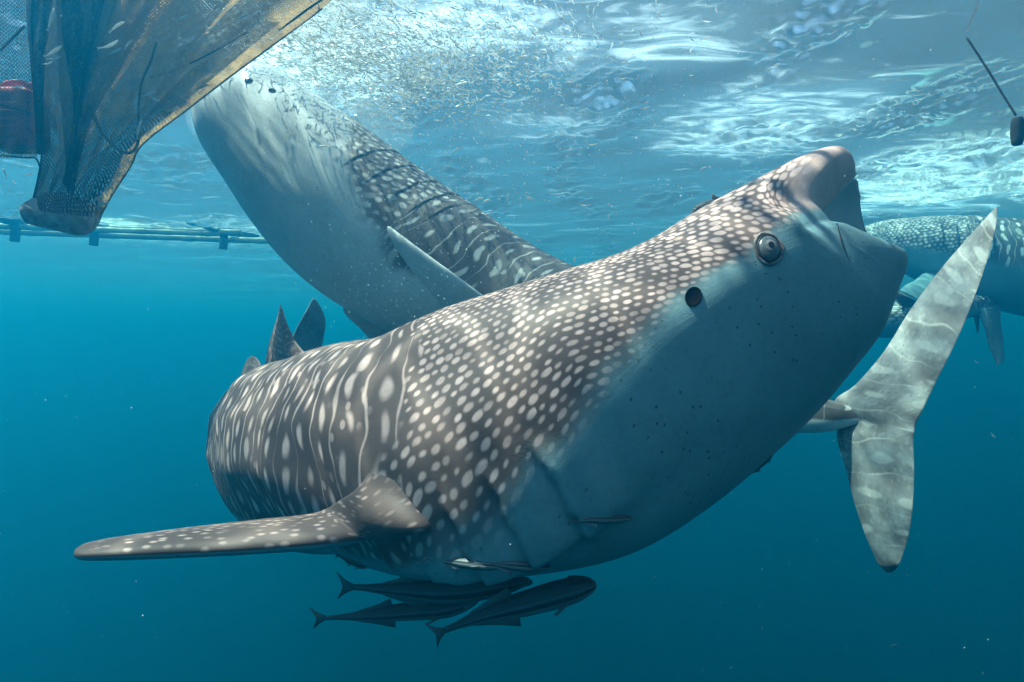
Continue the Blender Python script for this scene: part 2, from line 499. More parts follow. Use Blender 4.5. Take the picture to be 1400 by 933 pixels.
def hit(o, px, py):
    """first point of a built mesh met along a picture direction (position, normal)"""
    me = o.data
    bm = bmesh.new(); bm.from_mesh(me)
    M = o.matrix_world
    tree = BVHTree.FromBMesh(bm); bm.free()
    off = Vector(o.parent.location) if o.parent else Vector((0, 0, 0))
    # vertices were written in scene coordinates, parents only translate
    org = Vector((0, 0, -CAM_DEPTH)); dr = (atv(px, py, 1.0) - org).normalized()
    loc, nor, _, _ = tree.ray_cast(org, dr)
    if loc is None: return atv(px, py, 2.0), Vector((0, -1, 0))
    if nor.dot(dr) > 0: nor = -nor
    return loc, nor

def simple(name, col, rough=.6, spec=.2, var=.15, scale=12.0, bump=.15):
    M = Mat(name)
    n = M.noise(M.pos(), scale, 4, .6)
    c = M.mix(n.step(.3, .72), tuple(x*(1 - var) for x in col), tuple(min(1, x*(1 + var)) for x in col))
    M.principled(c, rough=rough, spec=spec, normal=M.bump(M.noise(M.pos(), scale*6, 3), bump, .004))
    return M.m

def eye(parent, loc, nor, rx, ry, roll, mats, up=Vector((0, 0, 1))):
    z = nor.normalized(); x = up.cross(z).normalized(); y = z.cross(x)
    B = Matrix((x, y, z)).transposed() @ Matrix.Rotation(roll, 3, 'Z')
    def place(pts): return [loc + B @ Vector(p) for p in pts]
    # eyeball cap
    def cap(name, r0x, r0y, h0, sink, mat, par, k=14, m=40):
        v, f = [], []
        for i in range(k + 1):
            a = i/k*math.pi/2
            for j in range(m):
                t = j/m*2*math.pi
                v.append((math.cos(a)*math.cos(t)*r0x, math.cos(a)*math.sin(t)*r0y, math.sin(a)*h0 + sink))
        for i in range(k):
            for j in range(m):
                f.append((i*m + j, i*m + (j+1) % m, (i+1)*m + (j+1) % m, (i+1)*m + j))
        return mesh_obj(name, place(v), f, mat, par)
    H0, SINK = rx*.50, -rx*.10
    ball = cap('eye', rx, ry, H0, SINK, mats[0], parent)
    def rim(name, r0, tr, tz, lift, mat, wr):
        v, f = [], []; m, k = 64, 12
        for j in range(m):
            t = j/m*2*math.pi
            wv = 1 + wr*math.sin(3*t + 1) + wr*.6*math.sin(7*t)
            for i in range(k):
                a = i/k*2*math.pi
                rr = r0*wv + tr*math.cos(a)
                v.append((math.cos(t)*rx*rr, math.sin(t)*(ry + rx*(rr - 1)), math.sin(a)*rx*tz + rx*lift))
        for j in range(m):
            for i in range(k):
                f.append((j*k + i, ((j+1) % m)*k + i, ((j+1) % m)*k + (i+1) % k, j*k + (i+1) % k))
        return mesh_obj(name, place(v), f, mat, parent)
    rim('eyelid', .99, .075, .12, .03, mats[1], .012)
    if len(mats) > 4: rim('eyelid_fold', 1.20, .16, .12, -.09, mats[4], .05)
    def sub(name, r, mat, dy, eps):
        v, f = [], []; m, k = 28, 5
        for i in range(k + 1):
            q = r*(1 - i/k) + 1e-5
            for j in range(m):
                t = j/m*2*math.pi; x_, y_ = math.cos(t)*q, math.sin(t)*q*1.1 + dy
                v.append((x_, y_, H0*math.sqrt(max(0, 1 - (x_/rx)**2 - (y_/ry)**2)) + SINK + eps))
        for i in range(k):
            for j in range(m): f.append((i*m + j, i*m + (j+1) % m, (i+1)*m + (j+1) % m, (i+1)*m + j))
        return mesh_obj(name, place(v), f, mat, ball)
    sub('iris', rx*.52, mats[2], ry*.08, .0012)
    sub('pupil', rx*.27, mats[3], ry*.08, .0024)
    return ball

M_EYE = simple('eye_grey', (.085, .10, .11), .25, .4, .3, 60)
M_LID = simple('eyelid_skin', (.035, .032, .032), .5, .2, .4, 40)
M_IRIS = simple('iris_grey', (.17, .17, .175), .25, .4, .3, 90)
M_PUPIL = simple('pupil_black', (.004, .004, .004), .15, .5, .1, 30)
M_FOLD = simple('eyelid_fold_skin', (.20, .165, .155), .55, .2, .6, 45)
M_HOLE = simple('spiracle_dark', (.006, .006, .007), .8, .05, .1, 30)

# ------------------------------------------------------------------ shark in the foreground
MAIN = [
 # top px, top py, bottom px, bottom py, distance, width ratio
 (1163, 240, 1221, 345, 1.98, 1.05),
 (1160, 224, 1223, 352, 1.98, 1.05),
 (1150, 211, 1222, 362, 1.98, 1.06),
 (1130, 205, 1216, 379, 1.98, 1.08),
 (1090, 217, 1204, 404, 1.97, 1.08),
 (1025, 250, 1176, 463, 1.96, 1.06),
 (950, 290, 1130, 521, 1.94, 1.04),
 (890, 327, 1078, 580, 1.92, 1.02),
 (840, 350, 1013, 638, 1.90, 1.00),
 (780, 369, 942, 692, 1.88, .98),
 (710, 389, 860, 736, 1.87, .96),
 (640, 412, 768, 754, 1.90, .95),
 (570, 438, 682, 760, 1.97, .95),
 (505, 462, 605, 754, 2.10, .95),
 (450, 474, 530, 742, 2.28, .95),
 (402, 486, 462, 738, 2.52, .92),
 (368, 502, 412, 708, 2.85, .88),
 (350, 522, 378, 675, 3.25, .82),
 (350, 530, 366, 640, 3.7, .75),
 (368, 520, 376, 592, 4.15, .66),
 (398, 496, 402, 540, 4.55, .50),
 (420, 480, 422, 508, 4.8, .30),
]
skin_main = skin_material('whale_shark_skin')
root1 = empty('whale_shark', at(700, 600, 1.9),
              'large spotted whale shark lunging with open mouth, remoras gathered under its belly', 'shark')
sh = Shell()
def main_disp(SS, PHI):
    a = np.abs(PHI)
    d = .02*np.exp(-((SS - .37)/.09)**2)*np.exp(-((a - R(72))/.22)**2)       # brow round the eye
    d += .012*np.sin(SS*9 + a*4)*smooth(1.2, 1.8, SS)*.6
    d -= .006*np.exp(-((a - R(118))/.12)**2)*smooth(.9, 1.2, SS)*(1 - smooth(1.5, 1.9, SS))
    d += .06*np.exp(-((SS - 1.56)/.20)**2)*smooth(.75, 1.25, a)*(1 - smooth(1.86, 2.0, a))
    d += .008*np.sin(SS*62 + 1.5*a)*smooth(1.1, 1.35, a)*(1 - smooth(1.8, 1.95, a))*smooth(1.15, 1.3, SS)*(1 - smooth(1.72, 1.78, SS))
    return d
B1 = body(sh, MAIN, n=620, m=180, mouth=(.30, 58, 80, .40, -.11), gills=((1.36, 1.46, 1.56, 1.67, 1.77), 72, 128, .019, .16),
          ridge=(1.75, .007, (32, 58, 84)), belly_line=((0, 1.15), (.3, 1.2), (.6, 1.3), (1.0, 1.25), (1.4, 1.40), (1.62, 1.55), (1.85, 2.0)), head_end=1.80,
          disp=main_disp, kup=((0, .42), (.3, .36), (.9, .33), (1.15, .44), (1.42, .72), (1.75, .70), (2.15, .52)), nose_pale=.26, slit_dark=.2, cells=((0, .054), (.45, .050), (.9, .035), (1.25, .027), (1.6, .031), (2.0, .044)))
mouth_inside(sh, B1, .22)
def foil(*rows): return [(np.array(a), np.array(b), t) for a, b, t in rows]
# near pectoral fin: leading edge towards the viewer, root laid onto the flank
def skin_at(B, px, py, out=0.0):
    P = B['P'].reshape(-1, 3)
    u = P[:, 0]/P[:, 1]*FPX + 700; v = 466.5 - (P[:, 2] + CAM_DEPTH)/P[:, 1]*FPX
    near = np.hypot(u - px, v - py) < 9
    d = P[near, 1].min() if near.any() else 1.9
    return at(px, py, d - out)
fin(sh, foil((skin_at(B1, 614, 702, -.05), skin_at(B1, 522, 612, -.04), .03),
             (skin_at(B1, 598, 717, -.015), skin_at(B1, 507, 643, -.015), .06),
             (skin_at(B1, 566, 731, .03), skin_at(B1, 488, 668, .02), .085),
             (at(520, 736, 1.60), skin_at(B1, 465, 684, .05), .092),
             (at(450, 743, 1.55), at(430, 702, 1.76), .088),
             (at(340, 752, 1.50), at(352, 711, 1.74), .078),
             (at(230, 757, 1.46), at(250, 723, 1.68), .070),
             (at(150, 760, 1.43), at(170, 734, 1.64), .060),
             (at(112, 761, 1.42), at(126, 742, 1.58), .046),
             (at(101, 759, 1.43), at(108, 750, 1.52), .026)), pu0=.3, nspan=100, npts=56, belly_under=1.0)
# dorsal fin
fin(sh, foil((at(440, 520, 2.38), at(356, 540, 2.95), .16),
             (at(428, 492, 2.42), at(362, 512, 2.92), .085),
             (at(412, 478, 2.48), at(364, 488, 2.90), .05),
             (at(400, 460, 2.56), at(370, 462, 2.88), .036),
             (at(391, 440, 2.64), at(378, 438, 2.88), .026),
             (at(386, 425, 2.70), at(382, 422, 2.88), .016),
             (at(383, 417, 2.78), at(383, 417, 2.83), .006)), pu0=1.0, finw=.6)
# second dorsal fin
fin(sh, foil((at(362, 545, 3.45), at(335, 548, 3.8), .10),
             (at(360, 520, 3.50), at(328, 522, 3.82), .05),
             (at(357, 500, 3.56), at(332, 505, 3.84), .035),
             (at(350, 489, 3.66), at(339, 491, 3.84), .02),
             (at(345, 487, 3.74), at(344, 487, 3.80), .006)), pu0=2.0)
# tail fin
fin(sh, foil((at(392, 505, 4.40), at(420, 520, 4.95), .08),
             (at(396, 474, 4.50), at(438, 500, 5.00), .06),
             (at(404, 452, 4.60), at(440, 474, 5.02), .045),
             (at(416, 430, 4.70), at(445, 446, 5.02), .03),
             (at(424, 415, 4.80), at(443, 430, 5.00), .02),
             (at(428, 408, 4.88), at(434, 412, 4.95), .006)), pu0=3.0, finw=.9, belly=.5)
fin(sh, foil((at(400, 500, 4.40), at(418, 498, 4.95), .07),
             (at(398, 520, 4.60), at(416, 520, 5.0), .05),
             (at(402, 545, 4.80), at(414, 545, 5.05), .03),
             (at(408, 562, 4.95), at(412, 562, 5.05), .008)), pu0=4.0)
shark1 = sh.build('body', skin_main, root1)
p, nrm_ = hit(shark1, 1051, 340)
eye(root1, p + nrm_*.002, nrm_, .031, .041, R(10), (M_EYE, M_LID, M_IRIS, M_PUPIL, M_FOLD), Vector((.3, 0, 1)))
def dark_cup(parent, loc, nor, rx, ry, roll, name='spiracle', mat=None):
    z = nor.normalized(); x = Vector((0, 0, 1)).cross(z).normalized(); y = z.cross(x)
    Bm = Matrix((x, y, z)).transposed() @ Matrix.Rotation(roll, 3, 'Z')
    v, f = [], []; m, prof = 36, ((1.05, -.10), (1.0, .0), (.95, .02), (.9, .0), (.55, -.10), (.05, -.12))
    for r_, z_ in prof:
        for j in range(m):
            t = j/m*2*math.pi
            v.append(loc + Bm @ Vector((math.cos(t)*rx*r_, math.sin(t)*ry*r_, z_*rx + .003)))
    for i in range(len(prof) - 1):
        for j in range(m): f.append((i*m + j, i*m + (j+1) % m, (i+1)*m + (j+1) % m, (i+1)*m + j))
    return mesh_obj(name, v, f, mat or M_HOLE, parent)
p, nrm_ = hit(shark1, 948, 406)
dark_cup(root1, p, nrm_, .021, .029, R(-25))

# ------------------------------------------------------------------ second shark, head at the surface
SECOND = [
 (341, 84, 284, 124, 4.10, 1.25),
 (352, 84, 280, 136, 4.10, 1.25),
 (378, 97, 277, 160, 4.08, 1.22),
 (420, 125, 288, 208, 4.05, 1.12),
 (470, 158, 322, 262, 4.00, 1.05),
 (517, 190, 358, 316, 3.95, 1.0),
 (560, 223, 398, 364, 3.90, .98),
 (606, 256, 442, 402, 3.85, .95),
 (652, 287, 490, 432, 3.80, .95),
 (700, 320, 548, 462, 3.72, .95),
 (745, 348, 612, 492, 3.64, .95),
 (795, 372, 684, 524, 3.54, .95),
 (855, 405, 765, 552, 3.42, .92),
 (920, 445, 845, 575, 3.28, .88),
 (985, 485, 930, 590, 3.12, .80),
 (1045, 515, 1010, 594, 2.98, .74),
 (1095, 538, 1078, 592, 2.80, .66),
 (1135, 547, 1126, 591, 2.69, .56),
 (1165, 555, 1158, 584, 2.64, .38),
 (1190, 563, 1187, 575, 2.595, .22),
 (1218, 569, 1217, 572, 2.535, .15),
]
skin_2 = skin_material('whale_shark_skin_grey', col_w=.15, row_h=.16, dark=(.105, .10, .10), pale=(.66, .66, .62),
                       belly=(.66, .70, .70), spot=1.1)
root2 = empty('whale_shark', at(650, 380, 3.8),
              'grey whale shark rising head-up to the net, pale throat and gill slits showing', 'shark')
sh = Shell()
B2 = body(sh, SECOND, n=640, m=170, mouth=(.14, 62, 92, .3, .14), gills=((1.42, 1.60, 1.78, 1.94, 2.08), 6, 78, .006, -.05),
          ridge=(2.6, .018, (36, 62)), belly_line=((0, .10), (.8, .25), (1.1, .6), (1.35, 1.1), (1.6, 1.35), (2.2, 1.8)), head_end=2.05, slit_dark=.28, nose_pale=1.55, cells=((0, .08), (1.2, .07), (2.2, .062)),
          disp=lambda S_, P_: .03*np.exp(-((np.abs(P_) - R(95))/.3)**2)*np.exp(-((S_ - 1.0)/.3)**2)*np.sin(P_*40)*.10)
mouth_inside(sh, B2, .30)
# near pectoral
fin(sh, foil((at(478, 262, 3.66), at(560, 400, 3.70), .26),
             (at(506, 290, 3.44), at(556, 402, 3.58), .13),
             (at(540, 316, 3.28), at(568, 410, 3.46), .08),
             (at(586, 350, 3.12), at(600, 425, 3.34), .062),
             (at(630, 382, 2.98), at(634, 440, 3.22), .05),
             (at(682, 421, 2.86), at(680, 455, 3.06), .035),
             (at(715, 446, 2.80), at(712, 458, 2.92), .012)), pu0=.2, nspan=80, belly=.75, belly_under=.6)
# far pectoral
fin(sh, foil((at(470, 420, 4.0), at(560, 470, 4.0), .18),
             (at(492, 446, 4.1), at(565, 490, 4.15), .09),
             (at(520, 482, 4.25), at(570, 510, 4.3), .06),
             (at(545, 520, 4.4), at(580, 540, 4.42), .04),
             (at(575, 570, 4.55), at(592, 578, 4.55), .015)), pu0=.2, belly=.9)
# dorsal fin, mostly behind the nearer shark
fin(sh, foil((at(770, 372, 3.60), at(900, 430, 3.34), .16),
             (at(792, 362, 3.58), at(905, 415, 3.33), .07),
             (at(820, 358, 3.54), at(915, 396, 3.31), .045),
             (at(850, 356, 3.50), at(925, 380, 3.30), .03),
             (at(885, 360, 3.44), at(930, 368, 3.30), .012)), pu0=1.0, finw=.6)
# tail fin: upper and lower lobes in one blade
fin(sh, foil((at(1362, 283, 2.40), at(1363, 286, 2.39), .006),
             (at(1350, 296, 2.42), at(1361, 312, 2.38), .016),
             (at(1318, 331, 2.46), at(1348, 362, 2.37), .026),
             (at(1280, 376, 2.50), at(1328, 418, 2.36), .034),
             (at(1242, 428, 2.55), at(1306, 470, 2.37), .042),
             (at(1208, 482, 2.60), at(1280, 522, 2.40), .052),
             (at(1170, 526, 2.66), at(1262, 560, 2.42), .060),
             (at(1142, 547, 2.71), at(1252, 580, 2.44), .066),
             (at(1152, 570, 2.70), at(1250, 592, 2.44), .070),
             (at(1144, 596, 2.70), at(1249, 606, 2.44), .060),
             (at(1156, 640, 2.67), at(1250, 645, 2.42), .048),
             (at(1168, 686, 2.64), at(1248, 692, 2.41), .038),
             (at(1182, 728, 2.61), at(1242, 734, 2.43), .030),
             (at(1199, 767, 2.59), at(1231, 768, 2.47), .020),
             (at(1206, 777, 2.575), at(1225, 778, 2.505), .014),
             (at(1212, 783, 2.565), at(1219, 783, 2.54), .006)), pu0=2.0, nspan=130, npts=60, finw=.35, belly=.44)
shark2 = sh.build('body', skin_2, root2)
p, nrm_ = hit(shark2, 340, 110)
eye(root2, p, nrm_, .024, .024, 0, (M_EYE, M_IRIS, M_IRIS, M_PUPIL))
p, nrm_ = hit(shark2, 372, 124)
dark_cup(root2, p, nrm_, .022, .018, 0)

# ------------------------------------------------------------------ far sharks
skin_3 = skin_material('whale_shark_skin_far', col_w=.20, row_h=.17, dark=(.09, .09, .095), pale=(.8, .8, .76), spot=2.0)
root3 = empty('whale_shark', at(1320, 370, 8.6), 'distant whale shark cruising just under the surface, dotted flank to the tail fin', 'shark')
sh = Shell()
body(sh, [(1176, 322, 1176, 334, 8.9, 1.6), (1180, 311, 1182, 345, 8.8, 1.5), (1205, 303, 1208, 360, 8.7, 1.3), (1250, 298, 1252, 382, 8.5, 1.1),
          (1310, 296, 1308, 408, 8.3, 1.0), (1370, 300, 1366, 424, 8.1, 1.0), (1430, 304, 1424, 436, 7.9, 1.0), (1500, 312, 1494, 436, 7.7, .95),
          (1570, 326, 1562, 424, 7.5, .85), (1640, 345, 1634, 408, 7.3, .7), (1700, 358, 1696, 390, 7.2, .5)],
     n=300, m=110, gills=((1.0, 1.16, 1.3, 1.44, 1.56), 40, 100, .04, .05), belly_line=1.72, head_end=1.5, cells=((0, .05), (3, .06)), ridge=(2.0, .02, (36, 62)))
fin(sh, foil((at(1262, 374, 8.2), at(1310, 392, 8.0), .2), (at(1250, 384, 7.9), at(1300, 402, 7.8), .10),
             (at(1238, 390, 7.6), at(1280, 408, 7.55), .07), (at(1230, 398, 7.4), at(1256, 410, 7.4), .03)), belly_under=1.0)
fin(sh, foil((at(1460, 316, 7.9), at(1520, 330, 7.6), .15), (at(1480, 290, 7.85), at(1525, 300, 7.6), .06),
             (at(1512, 268, 7.75), at(1528, 272, 7.65), .02)))
fin(sh, foil((at(1760, 270, 7.2), at(1768, 276, 7.15), .02), (at(1720, 320, 7.2), at(1760, 335, 7.1), .06),
             (at(1690, 374, 7.2), at(1730, 376, 7.1), .09), (at(1710, 420, 7.2), at(1738, 420, 7.1), .05), (at(1728, 460, 7.1), at(1736, 460, 7.1), .02)))
shark3 = sh.build('body', skin_3, root3)
root4 = empty('whale_shark', at(1280, 430, 7.6), 'faint small whale shark below the distant one, its hanging fin in open water', 'shark')
sh = Shell()
body(sh, [(1178, 432, 1178, 444, 7.6, 1.5), (1186, 421, 1188, 458, 7.5, 1.4), (1212, 416, 1214, 462, 7.4, 1.2), (1250, 410, 1252, 456, 7.5, 1.0),
          (1290, 406, 1292, 446, 7.6, .95), (1325, 404, 1327, 434, 7.8, .85), (1360, 404, 1361, 424, 8.0, .7), (1395, 402, 1395, 414, 8.2, .5)],
     n=220, m=90, belly_line=1.7, head_end=1.6)
fin(sh, foil((at(1228, 416, 7.2), at(1262, 418, 7.3), .12), (at(1218, 398, 7.0), at(1250, 410, 7.1), .06), (at(1206, 392, 6.8), at(1226, 400, 6.8), .02)))
fin(sh, foil((at(1338, 424, 7.7), at(1368, 420, 7.85), .14), (at(1346, 448, 7.6), at(1368, 440, 7.75), .07), (at(1354, 478, 7.5), at(1372, 466, 7.65), .05),
             (at(1363, 500, 7.4), at(1373, 494, 7.5), .02)), belly_under=.5)
fin(sh, foil((at(1330, 428, 7.8), at(1340, 430, 7.8), .06), (at(1333, 442, 7.8), at(1339, 440, 7.8), .03), (at(1336, 456, 7.8), at(1338, 456, 7.8), .01)))
fin(sh, foil((at(1430, 372, 8.3), at(1436, 376, 8.3), .01), (at(1405, 395, 8.3), at(1424, 402, 8.3), .05), (at(1390, 410, 8.3), at(1415, 412, 8.3), .06),
             (at(1404, 430, 8.3), at(1418, 430, 8.3), .03), (at(1412, 446, 8.3), at(1416, 446, 8.3), .01)))
shark4 = sh.build('body', skin_3, root4)

# mouth-corner fold of the foreground shark: a dark tube set in the skin as the crease's shade
def tube(name, pts, rad, mat, parent=None, m=10, n=None, taper=None):
    P = spline(np.array(pts), n or max(8, len(pts)*8))
    T = nrm(np.gradient(P, axis=0)); ref = np.array([.31, .2, .93])
    A = nrm(np.cross(T, ref)); Bn = np.cross(T, A)
    a = np.linspace(0, 2*np.pi, m, endpoint=False)
    r = np.full(len(P), rad) if taper is None else rad*np.interp(np.linspace(0, 1, len(P)), *taper)
    V = P[:, None] + (A[:, None]*np.cos(a)[None, :, None] + Bn[:, None]*np.sin(a)[None, :, None])*r[:, None, None]
    idx = np.arange(len(P)*m).reshape(len(P), m)
    q = np.stack([idx[:-1], np.roll(idx[:-1], -1, 1), np.roll(idx[1:], -1, 1), idx[1:]], -1).reshape(-1, 4).tolist()
    q.append(idx[0][::-1].tolist()); q.append(idx[-1].tolist())
    return mesh_obj(name, V.reshape(-1, 3), q, mat, parent)

_c = [hit(shark1, x, y) for x, y in ((1144, 306), (1148, 322), (1153, 338), (1159, 352), (1165, 364))]
tube('mouth_crease_shade', [np.array(a - b*.001) for a, b in _c], .0034, M_LID, root1, taper=([0, .5, 1], [1, .9, .3]))

# ------------------------------------------------------------------ fish
def fish_mesh(sh_v, sh_f, path, height, width, up, prof, tail=1.0, dorsal=None, anal=None, m=14, n=26, pect=True):
    """adds one fish: body loft along path (tail first, nose last) with thin fins"""
    P = spline(np.array(path), n)
    T = nrm(np.gradient(P, axis=0)); Uu = np.array(up, float)
    S = nrm(np.cross(T, Uu)); U = nrm(np.cross(S, T))
    f = np.linspace(0, 1, n)
    hh = height/2*np.interp(f, [x for x, _ in prof], [y for _, y in prof]); ww = hh*width/height
    a = np.linspace(0, 2*np.pi, m, endpoint=False)
    V = P[:, None] + U[:, None]*(np.cos(a)[None]*hh[:, None])[..., None] + S[:, None]*(np.sin(a)[None]*ww[:, None])[..., None]
    base = sum(len(x) for x in sh_v)
    idx = np.arange(n*m).reshape(n, m) + base
    sh_f += np.stack([idx[:-1], np.roll(idx[:-1], -1, 1), np.roll(idx[1:], -1, 1), idx[1:]], -1).reshape(-1, 4).tolist()
    sh_f.append(idx[0][::-1].tolist()); sh_f.append(idx[-1].tolist())
    sh_v.append(V.reshape(-1, 3)); base += n*m
    L = np.linalg.norm(np.diff(P, axis=0), axis=1).sum()
    def blade(pts, thick):
        nonlocal base
        q = np.array(pts); c = q.mean(0)
        nrm_v = nrm(np.cross(q[1] - q[0], q[2] - q[0])[None])[0]*thick/2
        k = len(q)
        sh_v.append(np.concatenate([q + nrm_v*.15, q - nrm_v*.15, [c + nrm_v], [c - nrm_v]]))
        for i in range(k):
            j = (i + 1) % k
            sh_f.append([base + i, base + j, base + 2*k]); sh_f.append([base + k + j, base + k + i, base + 2*k + 1])
            sh_f.append([base + j, base + i, base + k + i, base + k + j])
        base += 2*k + 2
    p0, t0, u0 = P[0], T[0], U[0]; H = height*tail
    blade([p0 + t0*.03*L, p0 - t0*.05*L + u0*.30*H, p0 - t0*.10*L + u0*.62*H, p0 - t0*.075*L + u0*.2*H, p0 - t0*.065*L,
           p0 - t0*.075*L - u0*.2*H, p0 - t0*.10*L - u0*.58*H, p0 - t0*.05*L - u0*.28*H], .012*L)
    for spec, sg in ((dorsal, 1), (anal, -1)):
        if not spec: continue
        f0, f1, fh = spec
        i0, i1 = int(f0*(n-1)), int(f1*(n-1)); im = int((f0*.35 + f1*.65)*(n-1))
        e = lambda i, k: P[i] + U[i]*sg*hh[i]*k
        blade([e(i0, .8), e((i0+im)//2, .99) + U[i0]*sg*fh*.22, e(im, 1) + U[im]*sg*fh*.55, e(i1, 1) + U[i1]*sg*fh - T[i1]*fh*.25, e(i1, .8), e(im, .8)], .012*L)
    if pect:
        i = int(.74*(n-1))
        for sg in (1, -1):
            b_ = P[i] + S[i]*sg*ww[i]*.85 - U[i]*hh[i]*.35
            o_ = S[i]*sg*height*.30 - U[i]*height*.16 - T[i]*.05*L
            blade([b_ + T[i]*.02*L, b_ + o_ - T[i]*.04*L, b_ + o_*.85 - T[i]*.07*L, b_ - T[i]*.03*L], .01*L)
    return P, T, U, S, hh, ww

def remora_material():
    M = Mat('remora_skin')
    st = M.attr('side')
    n = M.noise(M.pos(), 25.0, 3, .6)
    c = M.mix(st.step(-.15, .5), (.08, .10, .11), (.16, .19, .20))
    c = M.mix(st.step(.62, .95), c, (.07, .08, .09))
    c = M.mix((st.abs() - .32).abs().step(.14, .04)*.4, c, (.26, .30, .31))
    c = M.mix(st.abs().step(.22, .12), c, (.035, .04, .045))
    c = M.mix(n.step(.45, .8)*.35, c, (.10, .11, .115))
    M.principled(c, rough=.5, spec=.25)
    return M.m
M_REMORA = remora_material()
M_FEYE = simple('fish_eye_dark', (.01, .01, .012), .2, .5, .2, 60)
PROF_REM = [(0, .22), (.08, .26), (.25, .55), (.45, .92), (.62, 1.0), (.78, .94), (.88, .74), (.96, .48), (1, .22)]
def remora(path, height, label, up=(0, -.25, 1), tail=1.0, slim=False, group='remoras round the foreground shark', n=30):
    v, f = [], []
    P, T, U, S, hh, ww = fish_mesh(v, f, path, height, height*.82, up, PROF_REM, tail,
                                   dorsal=(.14, .42, height*.42), anal=(.16, .44, height*.45), n=n)
    V = np.concatenate(v)
    side = np.concatenate([np.tile(np.cos(np.linspace(0, 2*np.pi, 14, endpoint=False))*-1, n)*1.0, np.ones(len(V) - n*14)*-.3])
    root = empty('remora', V.mean(0), label, 'fish', group)
    mesh_obj('body', V, f, M_REMORA, root, True, {'side': side})
    # sucking disc on the crown, with its slats
    i0, i1 = int(.76*(n-1)), int(.97*(n-1)); dv, df = [], []
    for k, i in enumerate(range(i0, i1 + 1)):
        w = ww[i]*.72
        for q in (-1, 0, 1): dv.append(P[i] + U[i]*(hh[i]*(.98 if q == 0 else .80) + (.0018 if k % 2 else .0035)) + S[i]*q*w)
    for k in range(i1 - i0):
        for q in (0, 1): df.append([k*3 + q, k*3 + q + 1, k*3 + q + 4, k*3 + q + 3])
    mesh_obj('sucking_disc', np.array(dv), df, M_REMORA, root, False, {'side': np.ones(len(dv))})
    i = int(.90*(n-1))
    for sg in (1, -1):
        c = P[i] + S[i]*sg*ww[i]*.93 + U[i]*hh[i]*.12; r = height*.055
        ev, ef = [], []
        for a in range(6):
            for b_ in range(10):
                t, p_ = (a/5 - .5)*math.pi, b_/10*2*math.pi
                ev.append(c + r*(T[i]*math.cos(t)*math.cos(p_) + U[i]*math.cos(t)*math.sin(p_) + S[i]*sg*math.sin(t)*.7))
        for a in range(5):
            for b_ in range(10): ef.append([a*10 + b_, a*10 + (b_+1) % 10, (a+1)*10 + (b_+1) % 10, (a+1)*10 + b_])
        mesh_obj('eye', np.array(ev), ef, M_FEYE, root)
    return root

remora([at(608, 862, 1.80), at(660, 842, 1.79), at(730, 822, 1.78), at(780, 808, 1.77), at(815, 799, 1.77)], .088,
       'big dark remora swimming lowest under the spotted shark, nose tilted up')
remora([at(484, 803, 1.92), at(540, 806, 1.92), at(610, 808, 1.91), at(665, 802, 1.91), at(722, 794, 1.90)], .092,
       'stout remora with tall back fin hanging just under the shark belly')
remora([at(446, 845, 2.02), at(500, 842, 2.02), at(560, 836, 2.02), at(610, 832, 2.00), at(652, 822, 1.99)], .070,
       'slender dark remora below the stout one, its long tail fin spread', tail=1.15)
remora([at(562, 784, 2.05), at(620, 789, 2.05), at(680, 796, 2.04), at(728, 796, 2.03)], .058,
       'remora half hidden behind the stout one, pressed to the white belly')
def on_skin(px, py, lift):
    p, n_ = hit(shark1, px, py); return np.array(p + n_*lift), np.array(n_)
def clinging(pix, height, label, lift=None):
    q = [on_skin(x, y, (lift or height*.05)) for x, y in pix]
    return remora([a for a, _ in q], height, label, up=-np.mean([b for _, b in q], 0)*.6 + np.array([0, 0, .8]), n=26)
clinging([(778, 714), (806, 710), (835, 710), (864, 708)], .022, 'small thin remora lying alone on the pale belly')
clinging([(585, 764), (620, 768), (652, 772), (684, 775)], .026, 'thin remora clinging along the belly behind the side fin')
clinging([(656, 768), (690, 772), (724, 775), (752, 775)], .026, 'thin remora clinging to the belly ahead of a similar one')
remora([at(462, 760, 1.86), at(476, 764, 1.85), at(492, 770, 1.84), at(505, 774, 1.84)], .036, 'stubby dark remora tucked right under the root of the side fin')
remora([at(320, 668, 2.6), at(350, 686, 2.55), at(385, 706, 2.5), at(420, 726, 2.45)], .085, 'bluish remora below the rear flank behind the side fin')
remora([at(1016, 653, 1.96), at(1032, 641, 1.955), at(1048, 627, 1.95), at(1058, 614, 1.945)], .026, 'thin black remora on the belly edge facing the other shark tail')
remora([at(1000, 272, 2.20), at(980, 280, 2.20), at(962, 287, 2.20), at(946, 296, 2.20)], .060, 'pale remora peeking over the crown of the spotted shark')

